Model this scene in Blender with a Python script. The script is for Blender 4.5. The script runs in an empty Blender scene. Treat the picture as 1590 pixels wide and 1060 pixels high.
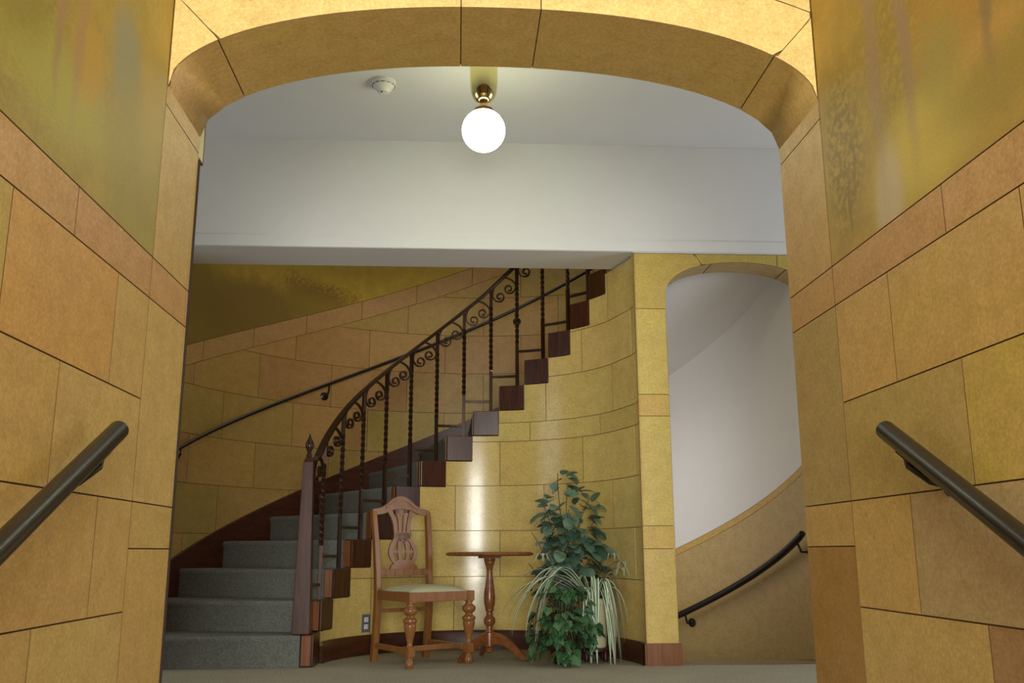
import bpy, bmesh, math, random
from mathutils import Vector, Matrix
random.seed(7)
S = bpy.context.scene
COL = S.collection
PI = math.pi
R = math.radians

# ---------------------------------------------------------------- camera, world, lights, exposure
def make_camera():
    th, ps, ro, H, F = R(12.6577), R(3.3), R(-.2), .68, 1447.25
    f = Vector((math.sin(ps)*math.cos(th), math.cos(ps)*math.cos(th), math.sin(th)))
    r = Vector((math.cos(ps), -math.sin(ps), 0)); u = r.cross(f)
    r2 = r*math.cos(ro) + u*math.sin(ro); u2 = u*math.cos(ro) - r*math.sin(ro)
    cd = bpy.data.cameras.new('camera'); cam = bpy.data.objects.new('camera', cd); COL.objects.link(cam)
    m = Matrix((r2, u2, -f)).transposed().to_4x4(); m.translation = Vector((0, 0, H))
    cam.matrix_world = m
    cd.sensor_width = 36; cd.lens = F/1590*36; cd.clip_start = .02
    S.camera = cam
make_camera()
W = bpy.data.worlds.new('world'); S.world = W; W.use_nodes = True
W.node_tree.nodes['Background'].inputs[0].default_value = (.75, .85, 1, 1)
W.node_tree.nodes['Background'].inputs[1].default_value = .3
S.view_settings.view_transform = 'Standard'; S.view_settings.look = 'None'
S.view_settings.gamma = 1; S.view_settings.use_curve_mapping = False
S.view_settings.exposure = 0.0

def area(name, loc, target, sx, sy, power, color):
    l = bpy.data.lights.new(name, 'AREA'); l.shape = 'RECTANGLE'; l.size = sx; l.size_y = sy
    l.energy = power; l.color = color
    o = bpy.data.objects.new(name, l); COL.objects.link(o); o.location = loc
    o.rotation_euler = (Vector(target)-Vector(loc)).to_track_quat('-Z', 'Y').to_euler()
    return o
area('entrance_daylight', (.12, -3.45, 1.0), (.12, 3, 1.0), 1.9, 2.3, 385, (1, .98, .93))
area('hall_daylight_left', (-3.5, 4.5, 1.6), (0, 4.5, 1.8), 1.6, 2.0, 17, (.84, .91, 1))
area('hall_daylight_right', (3.65, 4.5, 1.6), (0, 4.5, 1.8), 1.6, 2.0, 36, (.86, .92, 1))
area('stairwell_daylight', (.1, 7.6, 4.9), (.1, 7.6, 0), 2.5, .8, 17, (1, .97, .9))
area('lower_stair_fill', (.98, 7.02, 1.0), (2.3, 6.75, .75), .35, 1.5, 6.5, (1, .94, .87))  # added fill, hidden behind the pier, to brighten the wall under the flight

# ---------------------------------------------------------------- materials
MATS = {}
def srgb(r, g, b):
    f = lambda c: (c/255/12.92 if c/255 <= .04045 else ((c/255+.055)/1.055)**2.4)
    return (f(r), f(g), f(b), 1)
class NT:
    def __init__(s, name):
        s.m = bpy.data.materials.new(name); s.m.use_nodes = True
        s.t = s.m.node_tree; s.b = s.t.nodes['Principled BSDF']
    def n(s, typ, **kw):
        o = s.t.nodes.new(typ)
        for k, v in kw.items(): setattr(o, k, v)
        return o
    def l(s, a, b): s.t.links.new(a, b)
    def noise(s, scale, detail=4, rough=.55, vec=None, dist=0):
        o = s.n('ShaderNodeTexNoise'); o.inputs['Scale'].default_value = scale
        o.inputs['Detail'].default_value = detail; o.inputs['Roughness'].default_value = rough
        o.inputs['Distortion'].default_value = dist
        if vec is not None: s.l(vec, o.inputs['Vector'])
        return o.outputs['Fac']
    def math(s, op, a, b=None, c=None, clamp=False):
        o = s.n('ShaderNodeMath', operation=op); o.use_clamp = clamp
        for i, v in enumerate((a, b, c)):
            if v is None: continue
            if isinstance(v, (int, float)): o.inputs[i].default_value = v
            else: s.l(v, o.inputs[i])
        return o.outputs[0]
    def ramp(s, x, a, b, lo=0., hi=1.):
        o = s.n('ShaderNodeMapRange'); o.interpolation_type = 'SMOOTHSTEP'
        s.l(x, o.inputs[0]); o.inputs[1].default_value = a; o.inputs[2].default_value = b
        o.inputs[3].default_value = lo; o.inputs[4].default_value = hi
        return o.outputs[0]
    def mix(s, fac, a, b, mode='MIX'):
        o = s.n('ShaderNodeMix', data_type='RGBA', blend_type=mode)
        for i, v in ((0, fac), (6, a), (7, b)):
            if isinstance(v, (int, float)): o.inputs[i].default_value = v
            elif isinstance(v, tuple): o.inputs[i].default_value = v
            else: s.l(v, o.inputs[i])
        return o.outputs[2]
    def coord(s, kind='Object', scale=(1, 1, 1)):
        c = s.n('ShaderNodeTexCoord'); o = c.outputs[kind]
        if scale != (1, 1, 1):
            mp = s.n('ShaderNodeMapping'); mp.inputs['Scale'].default_value = scale; s.l(o, mp.inputs[0]); o = mp.outputs[0]
        return o
    def bump(s, h, strength=.2, dist=.01):
        o = s.n('ShaderNodeBump'); o.inputs['Strength'].default_value = strength; o.inputs['Distance'].default_value = dist
        s.l(h, o.inputs['Height']); s.l(o.outputs[0], s.b.inputs['Normal'])
    def base(s, c):
        if isinstance(c, tuple): s.b.inputs['Base Color'].default_value = c
        else: s.l(c, s.b.inputs['Base Color'])
    def set(s, **kw):
        for k, v in kw.items(): s.b.inputs[k.replace('_', ' ')].default_value = v
        return s

def m_plain(name, c, rough=.5, metal=0, var=.12, scale=20, bump=.05, spec=.5):
    k = NT(name); co = k.coord()
    f = k.noise(scale, 4, .6, co)
    dark = tuple(x*(1-var) for x in c[:3])+(1,); lite = tuple(min(1, x*(1+var)) for x in c[:3])+(1,)
    k.base(k.mix(f, dark, lite)); k.set(Roughness=rough, Metallic=metal)
    k.b.inputs['Specular IOR Level'].default_value = spec
    if bump: k.bump(k.noise(scale*5, 3, .6, co), bump, .004)
    MATS[name] = k.m; return k.m

def m_stone(key, name, r0, r1):
    k = NT(name); uv = k.coord('UV'); ob = k.n('ShaderNodeObjectInfo')
    off = k.n('ShaderNodeVectorMath', operation='ADD'); k.l(uv, off.inputs[0])
    rv = k.n('ShaderNodeCombineXYZ'); k.l(k.math('MULTIPLY', ob.outputs['Random'], 37.), rv.inputs[0]); k.l(k.math('MULTIPLY', ob.outputs['Random'], 11.), rv.inputs[1])
    k.l(rv.outputs[0], off.inputs[1]); v = off.outputs[0]
    big = k.noise(3.2, 3, .6, v, .4); mid = k.noise(14, 5, .65, v, .3); fine = k.noise(110, 3, .7, v)
    c = k.mix(k.ramp(big, .35, .7, 0, .22), ob.outputs['Color'], (.50, .30, .16, 1))
    c = k.mix(k.ramp(mid, .3, .75), c, k.mix(1.0, c, (.86, .84, .74, 1), 'MULTIPLY'))
    c = k.mix(k.ramp(fine, .35, .7, 0, .8), c, k.mix(1.0, c, (1.3, 1.27, 1.15, 1), 'MULTIPLY'))
    grn = k.noise(65, 4, .7, v)
    c = k.mix(k.ramp(grn, .32, .68), k.mix(1.0, c, (.90, .875, .80, 1), 'MULTIPLY'), k.mix(1.0, c, (1.08, 1.07, 1.05, 1), 'MULTIPLY'))
    ve = k.noise(2.3, 6, .62, v, 1.6)                                   # sparse vein: thin band of a warped noise
    band = k.math('SUBTRACT', 1, k.ramp(k.math('ABSOLUTE', k.math('SUBTRACT', ve, .52)), 0, .006))
    patch = k.ramp(k.noise(1.1, 2, .5, v), .55, .68)
    c = k.mix(k.math('MULTIPLY', k.math('MULTIPLY', band, patch), .35), c, (.28, .14, .05, 1))
    k.base(c); k.l(k.ramp(mid, .2, .8, r0, r1), k.b.inputs['Roughness'])
    k.bump(k.noise(60, 4, .65, v), .03, .003)
    MATS[key] = k.m
m_stone('stone', 'painted_stone', .40, .50)
m_stone('stone_gloss', 'varnished_stone', .15, .22)

def m_mural(name, basec, blobs, warp=.18, seed=0.):
    """soft painted patches: (u, v, ru, rv, colour, strength, edge) on the wall's own metres"""
    k = NT(name); uv = k.coord('UV')
    nz = k.n('ShaderNodeTexNoise'); nz.inputs['Scale'].default_value = 5; nz.inputs['Detail'].default_value = 6
    nz.inputs['Roughness'].default_value = .65
    ad = k.n('ShaderNodeVectorMath', operation='ADD'); ad.inputs[1].default_value = (seed, seed*.7, 0); k.l(uv, ad.inputs[0]); k.l(ad.outputs[0], nz.inputs['Vector'])
    sc = k.n('ShaderNodeVectorMath', operation='MULTIPLY_ADD'); k.l(nz.outputs['Color'], sc.inputs[0])
    sc.inputs[1].default_value = (warp, warp, 0); sc.inputs[2].default_value = (-warp/2, -warp/2, 0)
    wv = k.n('ShaderNodeVectorMath', operation='ADD'); k.l(uv, wv.inputs[0]); k.l(sc.outputs[0], wv.inputs[1])
    c = k.mix(k.ramp(k.noise(9, 5, .7, ad.outputs[0]), .3, .7), basec, tuple(x*.8 for x in basec[:3])+(1,))
    for (u, v, ru, rv, cc, st, edge, leafy) in blobs:
        mp = k.n('ShaderNodeMapping'); mp.vector_type = 'POINT'
        mp.inputs['Scale'].default_value = (1/ru, 1/rv, 0); mp.inputs['Location'].default_value = (-u/ru, -v/rv, 0)
        k.l(wv.outputs[0], mp.inputs[0])
        le = k.n('ShaderNodeVectorMath', operation='LENGTH'); k.l(mp.outputs[0], le.inputs[0])
        f = k.ramp(le.outputs['Value'], 1-edge, 1+edge, st, 0)
        if leafy: f = k.math('MULTIPLY', f, k.ramp(k.noise(38, 4, .7, ad.outputs[0]), .42, .58))
        c = k.mix(f, c, cc)
    fine = k.noise(120, 3, .7, uv)
    c = k.mix(k.ramp(fine, .3, .7), c, k.mix(1.0, c, (1.14, 1.13, 1.1, 1), 'MULTIPLY'))
    k.base(c); k.set(Roughness=.5); MATS[name] = k.m; return k.m

def m_wood(name, c1, c2, rough, axis=(30, 30, 2.5), spec=.5):
    k = NT(name); co = k.coord('Object', axis)
    f = k.noise(1.4, 6, .62, co, .8); g = k.noise(6, 4, .7, co)
    k.base(k.mix(k.ramp(k.math('ADD', k.math('MULTIPLY', f, .7), k.math('MULTIPLY', g, .3)), .3, .7), c1, c2))
    k.set(Roughness=rough); k.b.inputs['Specular IOR Level'].default_value = spec
    k.bump(g, .05, .003); MATS[name] = k.m; return k.m

def m_carpet(name, c1, c2):
    k = NT(name); co = k.coord('Generated' if 0 else 'Object')
    f = k.noise(95, 3, .8, co); g = k.noise(2.5, 3, .6, co)
    c = k.mix(k.ramp(f, .38, .62), c1, c2)
    c = k.mix(k.ramp(g, .35, .7, 0, .35), c, k.mix(1.0, c, (.8, .78, .74, 1), 'MULTIPLY'))
    k.base(c); k.set(Roughness=.95); k.b.inputs['Specular IOR Level'].default_value = .1
    k.bump(k.noise(160, 2, .7, co), .5, .006); MATS[name] = k.m; return k.m

m_plain('mortar', (.20, .105, .035, 1), .8, 0, .3, 30, .1)
m_plain('white_plaster', srgb(226, 226, 224), .75, 0, .03, 6, .06)
m_plain('ceiling_plaster', srgb(222, 221, 220), .8, 0, .03, 6, .05)
m_plain('alcove_soffit_plaster', srgb(205, 203, 208), .8, 0, .03, 6, .05)
m_carpet('floor_carpet', srgb(150, 144, 124), srgb(184, 178, 156))
m_carpet('stair_carpet', srgb(100, 102, 96), srgb(122, 124, 116))
m_wood('dark_wood', srgb(42, 21, 13), srgb(82, 42, 24), .28)
m_wood('riser_wood', srgb(104, 62, 32), srgb(138, 86, 46), .35)
m_wood('base_wood', srgb(52, 26, 15), srgb(84, 42, 22), .35, (4, 4, 30))
m_wood('chair_wood', srgb(122, 78, 38), srgb(150, 100, 54), .3)
m_wood('table_wood', srgb(108, 62, 32), srgb(142, 88, 48), .25, (8, 30, 20))
m_plain('wrought_iron', srgb(60, 40, 28), .28, .5, .25, 40, .08)
m_plain('black_rail', srgb(42, 35, 28), .32, .3, .25, 30, .04)
m_plain('brass', srgb(240, 228, 160), .09, 1, .06, 10, 0)
m_plain('brass_cap', srgb(150, 95, 60), .25, 1, .1, 10, 0)
m_plain('detector_white', srgb(222, 220, 212), .45, 0, .03, 10, 0)
m_plain('dark_slot', srgb(28, 26, 24), .6, 0, .1, 10, 0)
m_plain('outlet_plate', srgb(120, 128, 140), .4, .4, .08, 10, 0)
m_plain('outlet_face', srgb(226, 228, 226), .35, 0, .02, 10, 0)
m_plain('sign_cream', srgb(236, 226, 168), .5, 0, .03, 10, 0)
m_plain('sign_red', srgb(200, 40, 34), .5, 0, .05, 10, 0)
m_plain('sign_edge', srgb(96, 70, 62), .5, 0, .05, 10, 0)
m_plain('pot_cream', srgb(196, 194, 158), .4, 0, .06, 8, .03)
m_plain('pot_dark', srgb(64, 44, 32), .5, 0, .15, 10, .05)
m_plain('soil', srgb(46, 34, 24), .95, 0, .4, 60, .4)
m_plain('plant_stem', srgb(74, 70, 38), .6, 0, .2, 40, .1)
m_plain('stand_wood', srgb(54, 26, 18), .4, 0, .2, 30, .05)

def m_fabric():
    k = NT('cushion_fabric'); co = k.coord('Object')
    w = k.n('ShaderNodeTexWave', wave_type='BANDS', bands_direction='X'); w.inputs['Scale'].default_value = 22; w.inputs['Distortion'].default_value = .6
    k.l(co, w.inputs['Vector'])
    c = k.mix(k.ramp(w.outputs['Fac'], .3, .7), srgb(196, 190, 150), srgb(160, 164, 132))
    k.base(c); k.set(Roughness=.6); k.bump(k.noise(150, 2, .6, co), .2, .003); MATS['cushion'] = k.m
m_fabric()
def m_leaf(name, a, b, rough=.38):
    k = NT(name); ob = k.n('ShaderNodeObjectInfo'); uv = k.coord('UV')
    sx = k.n('ShaderNodeSeparateXYZ'); k.l(uv, sx.inputs[0])
    c = k.mix(ob.outputs['Random'], a, b)
    rib = k.ramp(k.math('ABSOLUTE', k.math('SUBTRACT', sx.outputs[0], .5)), 0, .05, .5, 0)
    c = k.mix(rib, c, (.16, .30, .12, 1))
    c = k.mix(k.ramp(k.noise(14, 3, .6, uv), .35, .7, 0, .35), c, k.mix(1.0, c, (.6, .7, .6, 1), 'MULTIPLY'))
    k.base(c); k.set(Roughness=rough); MATS[name] = k.m
m_leaf('leaf_green', srgb(60, 92, 74), srgb(126, 154, 134))
m_leaf('leaf_ivy', srgb(36, 70, 44), srgb(84, 124, 78))
def m_spider():
    k = NT('leaf_variegated'); uv = k.coord('UV'); sx = k.n('ShaderNodeSeparateXYZ'); k.l(uv, sx.inputs[0])
    d = k.math('ABSOLUTE', k.math('SUBTRACT', sx.outputs[0], .5))
    k.base(k.mix(k.ramp(d, .2, .3), srgb(92, 130, 92), srgb(226, 232, 206))); k.set(Roughness=.4); MATS['leaf_spider'] = k.m
m_spider()
def m_lamp():
    k = NT('lit_opal_glass'); k.base((1, 1, .96, 1)); k.b.inputs['Emission Color'].default_value = (.98, 1, .62, 1)
    k.b.inputs['Emission Strength'].default_value = 19; k.set(Roughness=.2); MATS['opal'] = k.m
m_lamp()

# ---------------------------------------------------------------- mesh helpers
class MB:
    def __init__(s): s.v = []; s.f = []; s.uv = {}
    def add(s, verts, faces):
        o = len(s.v); s.v += [tuple(p) for p in verts]; s.f += [tuple(i+o for i in q) for q in faces]; return s
    def box(s, x0, x1, y0, y1, z0, z1):
        P = [(x, y, z) for z in (z0, z1) for y in (y0, y1) for x in (x0, x1)]
        return s.add(P, [(0, 2, 3, 1), (4, 5, 7, 6), (0, 1, 5, 4), (2, 6, 7, 3), (0, 4, 6, 2), (1, 3, 7, 5)])
    def obox(s, c, ax, ay, az, hx, hy, hz):
        c, ax, ay, az = Vector(c), Vector(ax), Vector(ay), Vector(az)
        P = [c+ax*i*hx+ay*j*hy+az*k*hz for k in (-1, 1) for j in (-1, 1) for i in (-1, 1)]
        return s.add(P, [(0, 2, 3, 1), (4, 5, 7, 6), (0, 1, 5, 4), (2, 6, 7, 3), (0, 4, 6, 2), (1, 3, 7, 5)])
    def lathe(s, prof, n=20, c=(0, 0), caps=True):
        V = []; Fc = []
        for (r, z) in prof:
            for i in range(n):
                a = 2*PI*i/n; V.append((c[0]+r*math.cos(a), c[1]+r*math.sin(a), z))
        for j in range(len(prof)-1):
            for i in range(n):
                k = (i+1) % n; Fc.append((j*n+i, j*n+k, (j+1)*n+k, (j+1)*n+i))
        if caps: Fc.append(tuple(range(n))[::-1]); Fc.append(tuple((len(prof)-1)*n+i for i in range(n)))
        return s.add(V, Fc)
    def tube(s, pts, rad, n=8, up=(0, 0, 1), rect=None, twist=None, caps=True):
        """sweep a circle (or rect=(w,h) half sizes) along pts; rad: number or list"""
        pts = [Vector(p) for p in pts]; m = len(pts); up = Vector(up); V = []; Fc = []
        N = 4 if rect else n
        for i, p in enumerate(pts):
            t = (pts[min(i+1, m-1)]-pts[max(i-1, 0)]).normalized()
            x = t.cross(up)
            if x.length < 1e-4: x = t.cross(Vector((1, 0, 0)))
            x.normalize(); y = x.cross(t).normalized()
            if twist: 
                a = twist[i]; x, y = x*math.cos(a)+y*math.sin(a), y*math.cos(a)-x*math.sin(a)
            r = rad[i] if isinstance(rad, (list, tuple)) else rad
            if rect:
                w, h_ = rect[0]*r, rect[1]*r
                V += [p-x*w-y*h_, p+x*w-y*h_, p+x*w+y*h_, p-x*w+y*h_]
            else:
                V += [p+x*r*math.cos(2*PI*j/n)+y*r*math.sin(2*PI*j/n) for j in range(n)]
        for i in range(m-1):
            for j in range(N):
                k = (j+1) % N; Fc.append((i*N+j, i*N+k, (i+1)*N+k, (i+1)*N+j))
        if caps: Fc.append(tuple(range(N))[::-1]); Fc.append(tuple((m-1)*N+j for j in range(N)))
        return s.add(V, Fc)
    def prism(s, outline, mapf, d0, d1):
        """convex-ish outline [(u,v)] extruded between depths"""
        n = len(outline)
        V = [mapf(u, v, d0) for u, v in outline]+[mapf(u, v, d1) for u, v in outline]
        Fc = [tuple(range(n)), tuple(range(2*n-1, n-1, -1))]+[(i, (i+1) % n, n+(i+1) % n, n+i) for i in range(n)]
        return s.add(V, Fc)
    def mesh(s, name, mat, smooth=False, bevel=0, uvs=None):
        me = bpy.data.meshes.new(name); me.from_pydata(s.v, [], s.f)
        if uvs:
            l = me.uv_layers.new(name='UVMap')
            for lp in me.loops: l.data[lp.index].uv = uvs[lp.vertex_index]
        bm = bmesh.new(); bm.from_mesh(me)
        bmesh.ops.recalc_face_normals(bm, faces=bm.faces)
        if bevel:
            ed = [e for e in bm.edges if len(e.link_faces) == 2 and e.calc_face_angle(0) > R(35)]
            bmesh.ops.bevel(bm, geom=ed, offset=bevel, segments=2, affect='EDGES', profile=.6)
        bm.to_mesh(me); bm.free()
        if smooth:
            me.polygons.foreach_set('use_smooth', [True]*len(me.polygons))
            if smooth != 'all': me.set_sharp_from_angle(angle=R(40))
        me.materials.append(mat if not isinstance(mat, str) else MATS[mat]); return me
    def build(s, name, mat, parent=None, smooth=False, bevel=0, loc=None):
        o = bpy.data.objects.new(name, s.mesh(name, mat, smooth, bevel)); COL.objects.link(o)
        if parent: o.parent = parent
        if loc: o.location = loc
        return o

def thing(name, label, cat, loc=(0, 0, 0), rz=0, group=None):
    o = bpy.data.objects.new(name, None); COL.objects.link(o); o.empty_display_size = .1
    o.location = loc; o.rotation_euler = (0, 0, rz); o['label'] = label; o['category'] = cat
    if group: o['group'] = group
    return o
def struct(name, mb, mat, label=None, smooth=False, parent=None):
    o = mb.build(name, mat, parent, smooth)
    if not parent: o['kind'] = 'structure'
    if label: o['label'] = label
    return o

def block(name, cols, mapf, parent, color, mat='stone', t=.012, gap=.0014, ch=.0007, smooth=False):
    """one stone: columns (u, v_low, v_high) on a surface mapf(u, v, depth); arrised edge, joint all round"""
    def ring(ins, d):
        out = []
        for i, (u, a, b) in enumerate(cols):
            if i == 0: u += ins
            if i == len(cols)-1: u -= ins
            a += ins; b -= ins
            if b < a: a = b = (a+b)/2
            out.append((u, a, b, d))
        return out
    n = len(cols); V = []; UV = []; Fc = []
    for rg in (ring(gap+ch, 0), ring(gap, -ch), ring(gap, -t)):
        for (u, a, b, d) in rg:
            V.append(mapf(u, a, d)); UV.append((u, a)); V.append(mapf(u, b, d)); UV.append((u, b))
    for i in range(n-1): Fc.append((2*i, 2*i+2, 2*i+3, 2*i+1))
    loop = [2*i for i in range(n)]+[2*i+1 for i in range(n-1, -1, -1)]
    for k in range(2):
        for i in range(len(loop)):
            a, b = loop[i], loop[(i+1) % len(loop)]; Fc.append((2*n*k+a, 2*n*k+b, 2*n*(k+1)+b, 2*n*(k+1)+a))
    for i in range(n-1): Fc.append(tuple(4*n+j for j in (2*i, 2*i+1, 2*i+3, 2*i+2)))
    mb = MB(); mb.v = V; mb.f = Fc
    me = mb.mesh(name, mat, smooth, 0, UV); me.materials.append(MATS['mortar'])      # grouted joint sides
    m2 = n-1
    for i in range(m2, m2+2*len(loop)): me.polygons[i].material_index = 1
    o = bpy.data.objects.new(name, me); COL.objects.link(o); o.parent = parent
    o.color = color
    return o
def rect(u0, u1, v0, v1): return [(u0, v0, v1), (u1, v0, v1)]

STONES = [(.62, .43, .14), (.60, .405, .125), (.61, .435, .145), (.63, .42, .14), (.59, .415, .13), (.62, .415, .13)]
PINK = (.56, .335, .125)
def tint(c=None, j=.05, k=1.):
    c = c or random.choice(STONES); f = 1+random.uniform(-j, j)
    return (c[0]*f*k, c[1]*f*k*(1+random.uniform(-.03, .03)), c[2]*f*k, 1)

# ---------------------------------------------------------------- dimensions
XL, XR, YF, YB = -.918, 1.156, 2.72, 3.10
CX, CY, R1, R2, HR = .118, 5.976, .992, 2.2, .1895
A0, DA = 182.03, 11.39
NSTEP = 14
def ramp(a): return (A0-a)/DA*HR                       # stair slope line, 0 at the first riser
def pol(r, a): return (CX+r*math.cos(R(a)), CY+r*math.sin(R(a)))
HW = (XR-XL)/2; XC = (XL+XR)/2
def archz(x):
    q = min(1, abs(x-XC)/HW); return 2.10+.303*max(0, 1-q**2.2)**.5

# ---------------------------------------------------------------- floors, ceilings, big structure
mb = MB()
def slab(x0, x1, y0, y1, z, t=.1): mb.box(x0, x1, y0, y1, z-t, z)
slab(-3.6, 3.7, 2.4, 5.87, 0); slab(-3.6, 1.14, 5.87, 8.3, 0)
floor = struct('floor', mb, 'floor_carpet', 'grey beige carpeted landing floor')
mb = MB(); mb.box(1.14, 2.5, 5.872, 6.10, -.1, .004)
struct('trim_1', mb, m_wood('threshold_wood', srgb(116, 100, 66), srgb(140, 122, 84), .5), 'worn wooden threshold strip under the small arch')
mb = MB(); mb.box(-2.0, 2.2, -3.8, 1.0, -1.05, -.95)
struct('floor_lower', mb, 'floor_carpet', 'lower lobby floor')
mb = MB()
for i in range(5): mb.box(XL, XR, 1.0+.28*i, 2.41, -.95+.19*i, -.95+.19*(i+1)-(.002 if i == 4 else 0))
struct('floor_lobby_steps', mb, 'stair_carpet', 'steps from the lobby up to the landing')
mb = MB(); mb.box(-3.7, 3.8, 3.1, 5.87, 3.38, 3.5)
struct('ceiling', mb, 'ceiling_plaster', 'grey white plaster ceiling of the landing')
mb = MB(); mb.box(-1.6, 1.8, -3.8, 2.72, 3.7, 3.8)
struct('ceiling_lobby', mb, 'ceiling_plaster', 'lobby ceiling')
mb = MB(); mb.box(-2.6, 2.8, 6.28, 8.5, 5.0, 5.1)
struct('ceiling_stairwell', mb, 'ceiling_plaster', 'stairwell ceiling')
# header beam with a shallow fascia band, closing the landing
mb = MB(); mb.box(-3.7, 1.145, 5.87, 6.27, 2.62, 5.0); mb.box(1.145, 3.8, 5.872, 5.96, 2.615, 5.0)
head = struct('wall_back', mb, 'white_plaster', 'white plaster header wall above the stair')
mb = MB(); mb.box(-3.7, 3.8, 5.862, 5.871, 2.622, 2.70); mb.build('fascia_band', 'white_plaster', head, bevel=.002)
# side walls of the landing and its front side
mb = MB(); mb.box(-3.75, -3.6, 3.1, 6.0, 0, 3.4); struct('wall_left_end', mb, 'white_plaster', 'left end wall of the landing')
mb = MB(); mb.box(3.7, 3.85, 3.1, 6.0, 0, 3.4); struct('wall_right_end', mb, 'white_plaster', 'right end wall of the landing')
mb = MB(); mb.box(-3.6, -2.1, 5.97, 6.1, 0, 2.62); mb.box(2.5, 3.7, 5.872, 6.1, 0, 2.615)
struct('wall_back_flanks', mb, 'white_plaster', 'plain wall flanking the stairwell')

# ---------------------------------------------------------------- passage walls
def pl_left(u, v, d): return (XL+d, u, v)
def pl_right(u, v, d): return (XR-d, u, v)
ROWS = [(.21, .52), (.52, .82), (.82, 1.112), (1.112, 1.415), (1.415, 1.54)]
def row_blocks(wall, mapf, joints, special, y_lo=.95):
    for r, (z0, z1) in enumerate(ROWS):
        js = sorted(set([y_lo]+[j for j in joints[r] if j > y_lo+.05]+[YF]))
        for a, b in zip(js[:-1], js[1:]):
            c = PINK if r == 4 else None
            k = next((v for (rr, bb), v in special.items() if rr == r and abs(bb-b) < .02), None)
            block('band_stone' if r == 4 else 'stone_block', rect(a, b, z0, z1), mapf, wall, tint(k or c, .035))
for side in (0, 1):
    X = (XL-.008, XL-.30) if side == 0 else (XR+.008, XR+.30)
    mb = MB(); mb.box(min(X), max(X), -3.6, YB, -1.0, 3.7)
    w = struct(('wall_left', 'wall_right')[side], mb, 'mortar', ('left', 'right')[side]+' passage wall of ochre stone with a painted landscape above')
    mp = (pl_left, pl_right)[side]
    per = .61
    def js(x): return [x-per*i for i in range(0, 3)]
    if side == 0: J = [js(2.155), js(2.465), js(2.16), js(2.465), [2.165, 1.62, 1.1]]
    else: J = [js(2.055), js(2.355), js(2.045), js(2.365), [2.05, 1.43]]
    sp = {} if side == 0 else {(1, 2.36): (.50, .385, .18), (0, 2.06): (.40, .24, .10), (2, 2.72): (.52, .39, .12), (2, 2.04): (.58, .43, .10)}
    if side == 0: sp = {(3, 1.86): (.54, .42, .10), (3, 2.47): (.62, .38, .11), (1, 1.86): (.55, .40, .10)}
    row_blocks(w, mp, J, sp)
    # jamb stones
    jz = [(.20, .69), (.69, .82), (.82, 1.415), (1.415, 1.54), (1.54, 2.04), (2.04, 2.135)]
    for i, (a, b) in enumerate(jz):
        c = None
        if i == 3: c = PINK
        if side == 1 and i == 0: c = (.40, .22, .05)
        if side == 1 and i == 2: c = (.48, .36, .13)
        if i == 4: c = (.60, .41, .125)
        block('jamb_stone', rect(YF, YB, a, b), mp, w, tint(c, .04))
    blobs_l = [(1.8, 1.85, .3, .25, (.24, .21, .03, 1), .8, .5, 1), (2.25, 1.95, .25, .3, (.48, .31, .05, 1), .6, .6, 1), (2.0, 1.72, .32, .10, (.42, .40, .06, 1), .85, .6, 0), (2.38, 2.0, .10, .14, (.30, .31, .20, 1), .9, .5, 0),
               (2.15, 1.86, .09, .10, (.52, .32, .03, 1), .8, .5, 0), (2.5, 1.75, .22, .25, (.34, .28, .06, 1), .7, .5, 0),
               (1.98, 2.0, .025, .30, (.36, .23, .10, 1), .8, .4, 0), (2.09, 2.05, .03, .34, (.40, .25, .10, 1), .7, .4, 0),
               (1.78, 1.85, .14, .13, (.26, .22, .03, 1), .8, .5, 0), (2.62, 2.2, .12, .4, (.52, .36, .06, 1), .6, .5, 0), (2.0, 2.4, .7, .25, (.30, .25, .06, 1), .8, .6, 1)]
    blobs_r = [(1.85, 2.15, .42, .36, (.34, .20, .03, 1), .9, .5, 1), (2.05, 2.0, .5, .3, (.30, .26, .05, 1), .7, .6, 1), (1.98, 1.9, .14, .10, (.60, .29, .05, 1), .8, .6, 1), (1.80, 1.78, .18, .05, (.56, .33, .08, 1), .8, .7, 0),
               (2.12, 1.67, .22, .13, (.60, .47, .07, 1), .95, .6, 0), (2.31, 1.61, .075, .15, (.56, .46, .28, 1), .85, .5, 0),
               (2.33, 2.25, .035, .45, (.36, .25, .15, 1), .8, .7, 0), (2.15, 2.12, .033, .40, (.36, .25, .15, 1), .8, .7, 0),
               (2.57, 1.85, .12, .24, (.24, .17, .025, 1), .9, .4, 1), (2.55, 1.70, .010, .12, (.25, .16, .03, 1), .8, .4, 0), (2.51, 1.78, .008, .10, (.25, .16, .03, 1), .7, .4, 0), (1.95, 1.95, .16, .16, (.50, .26, .04, 1), .7, .5, 1),
               (1.72, 1.68, .30, .08, (.36, .27, .05, 1), .7, .5, 0), (1.79, 2.0, .03, .25, (.28, .18, .09, 1), .8, .4, 0), (2.0, 1.85, .10, .12, (.34, .33, .08, 1), .6, .6, 0),
               (2.2, 2.6, .6, .25, (.34, .25, .05, 1), .8, .5, 1)]
    mm = m_mural(('mural_left', 'mural_right')[side], ((.42, .33, .06, 1), (.48, .325, .055, 1))[side], (blobs_l, blobs_r)[side], .085, 3.1+side*5)
    block('mural_panel', rect(-.5, YF, 1.54, 3.68), mp, w, (1, 1, 1, 1), mm)

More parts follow.
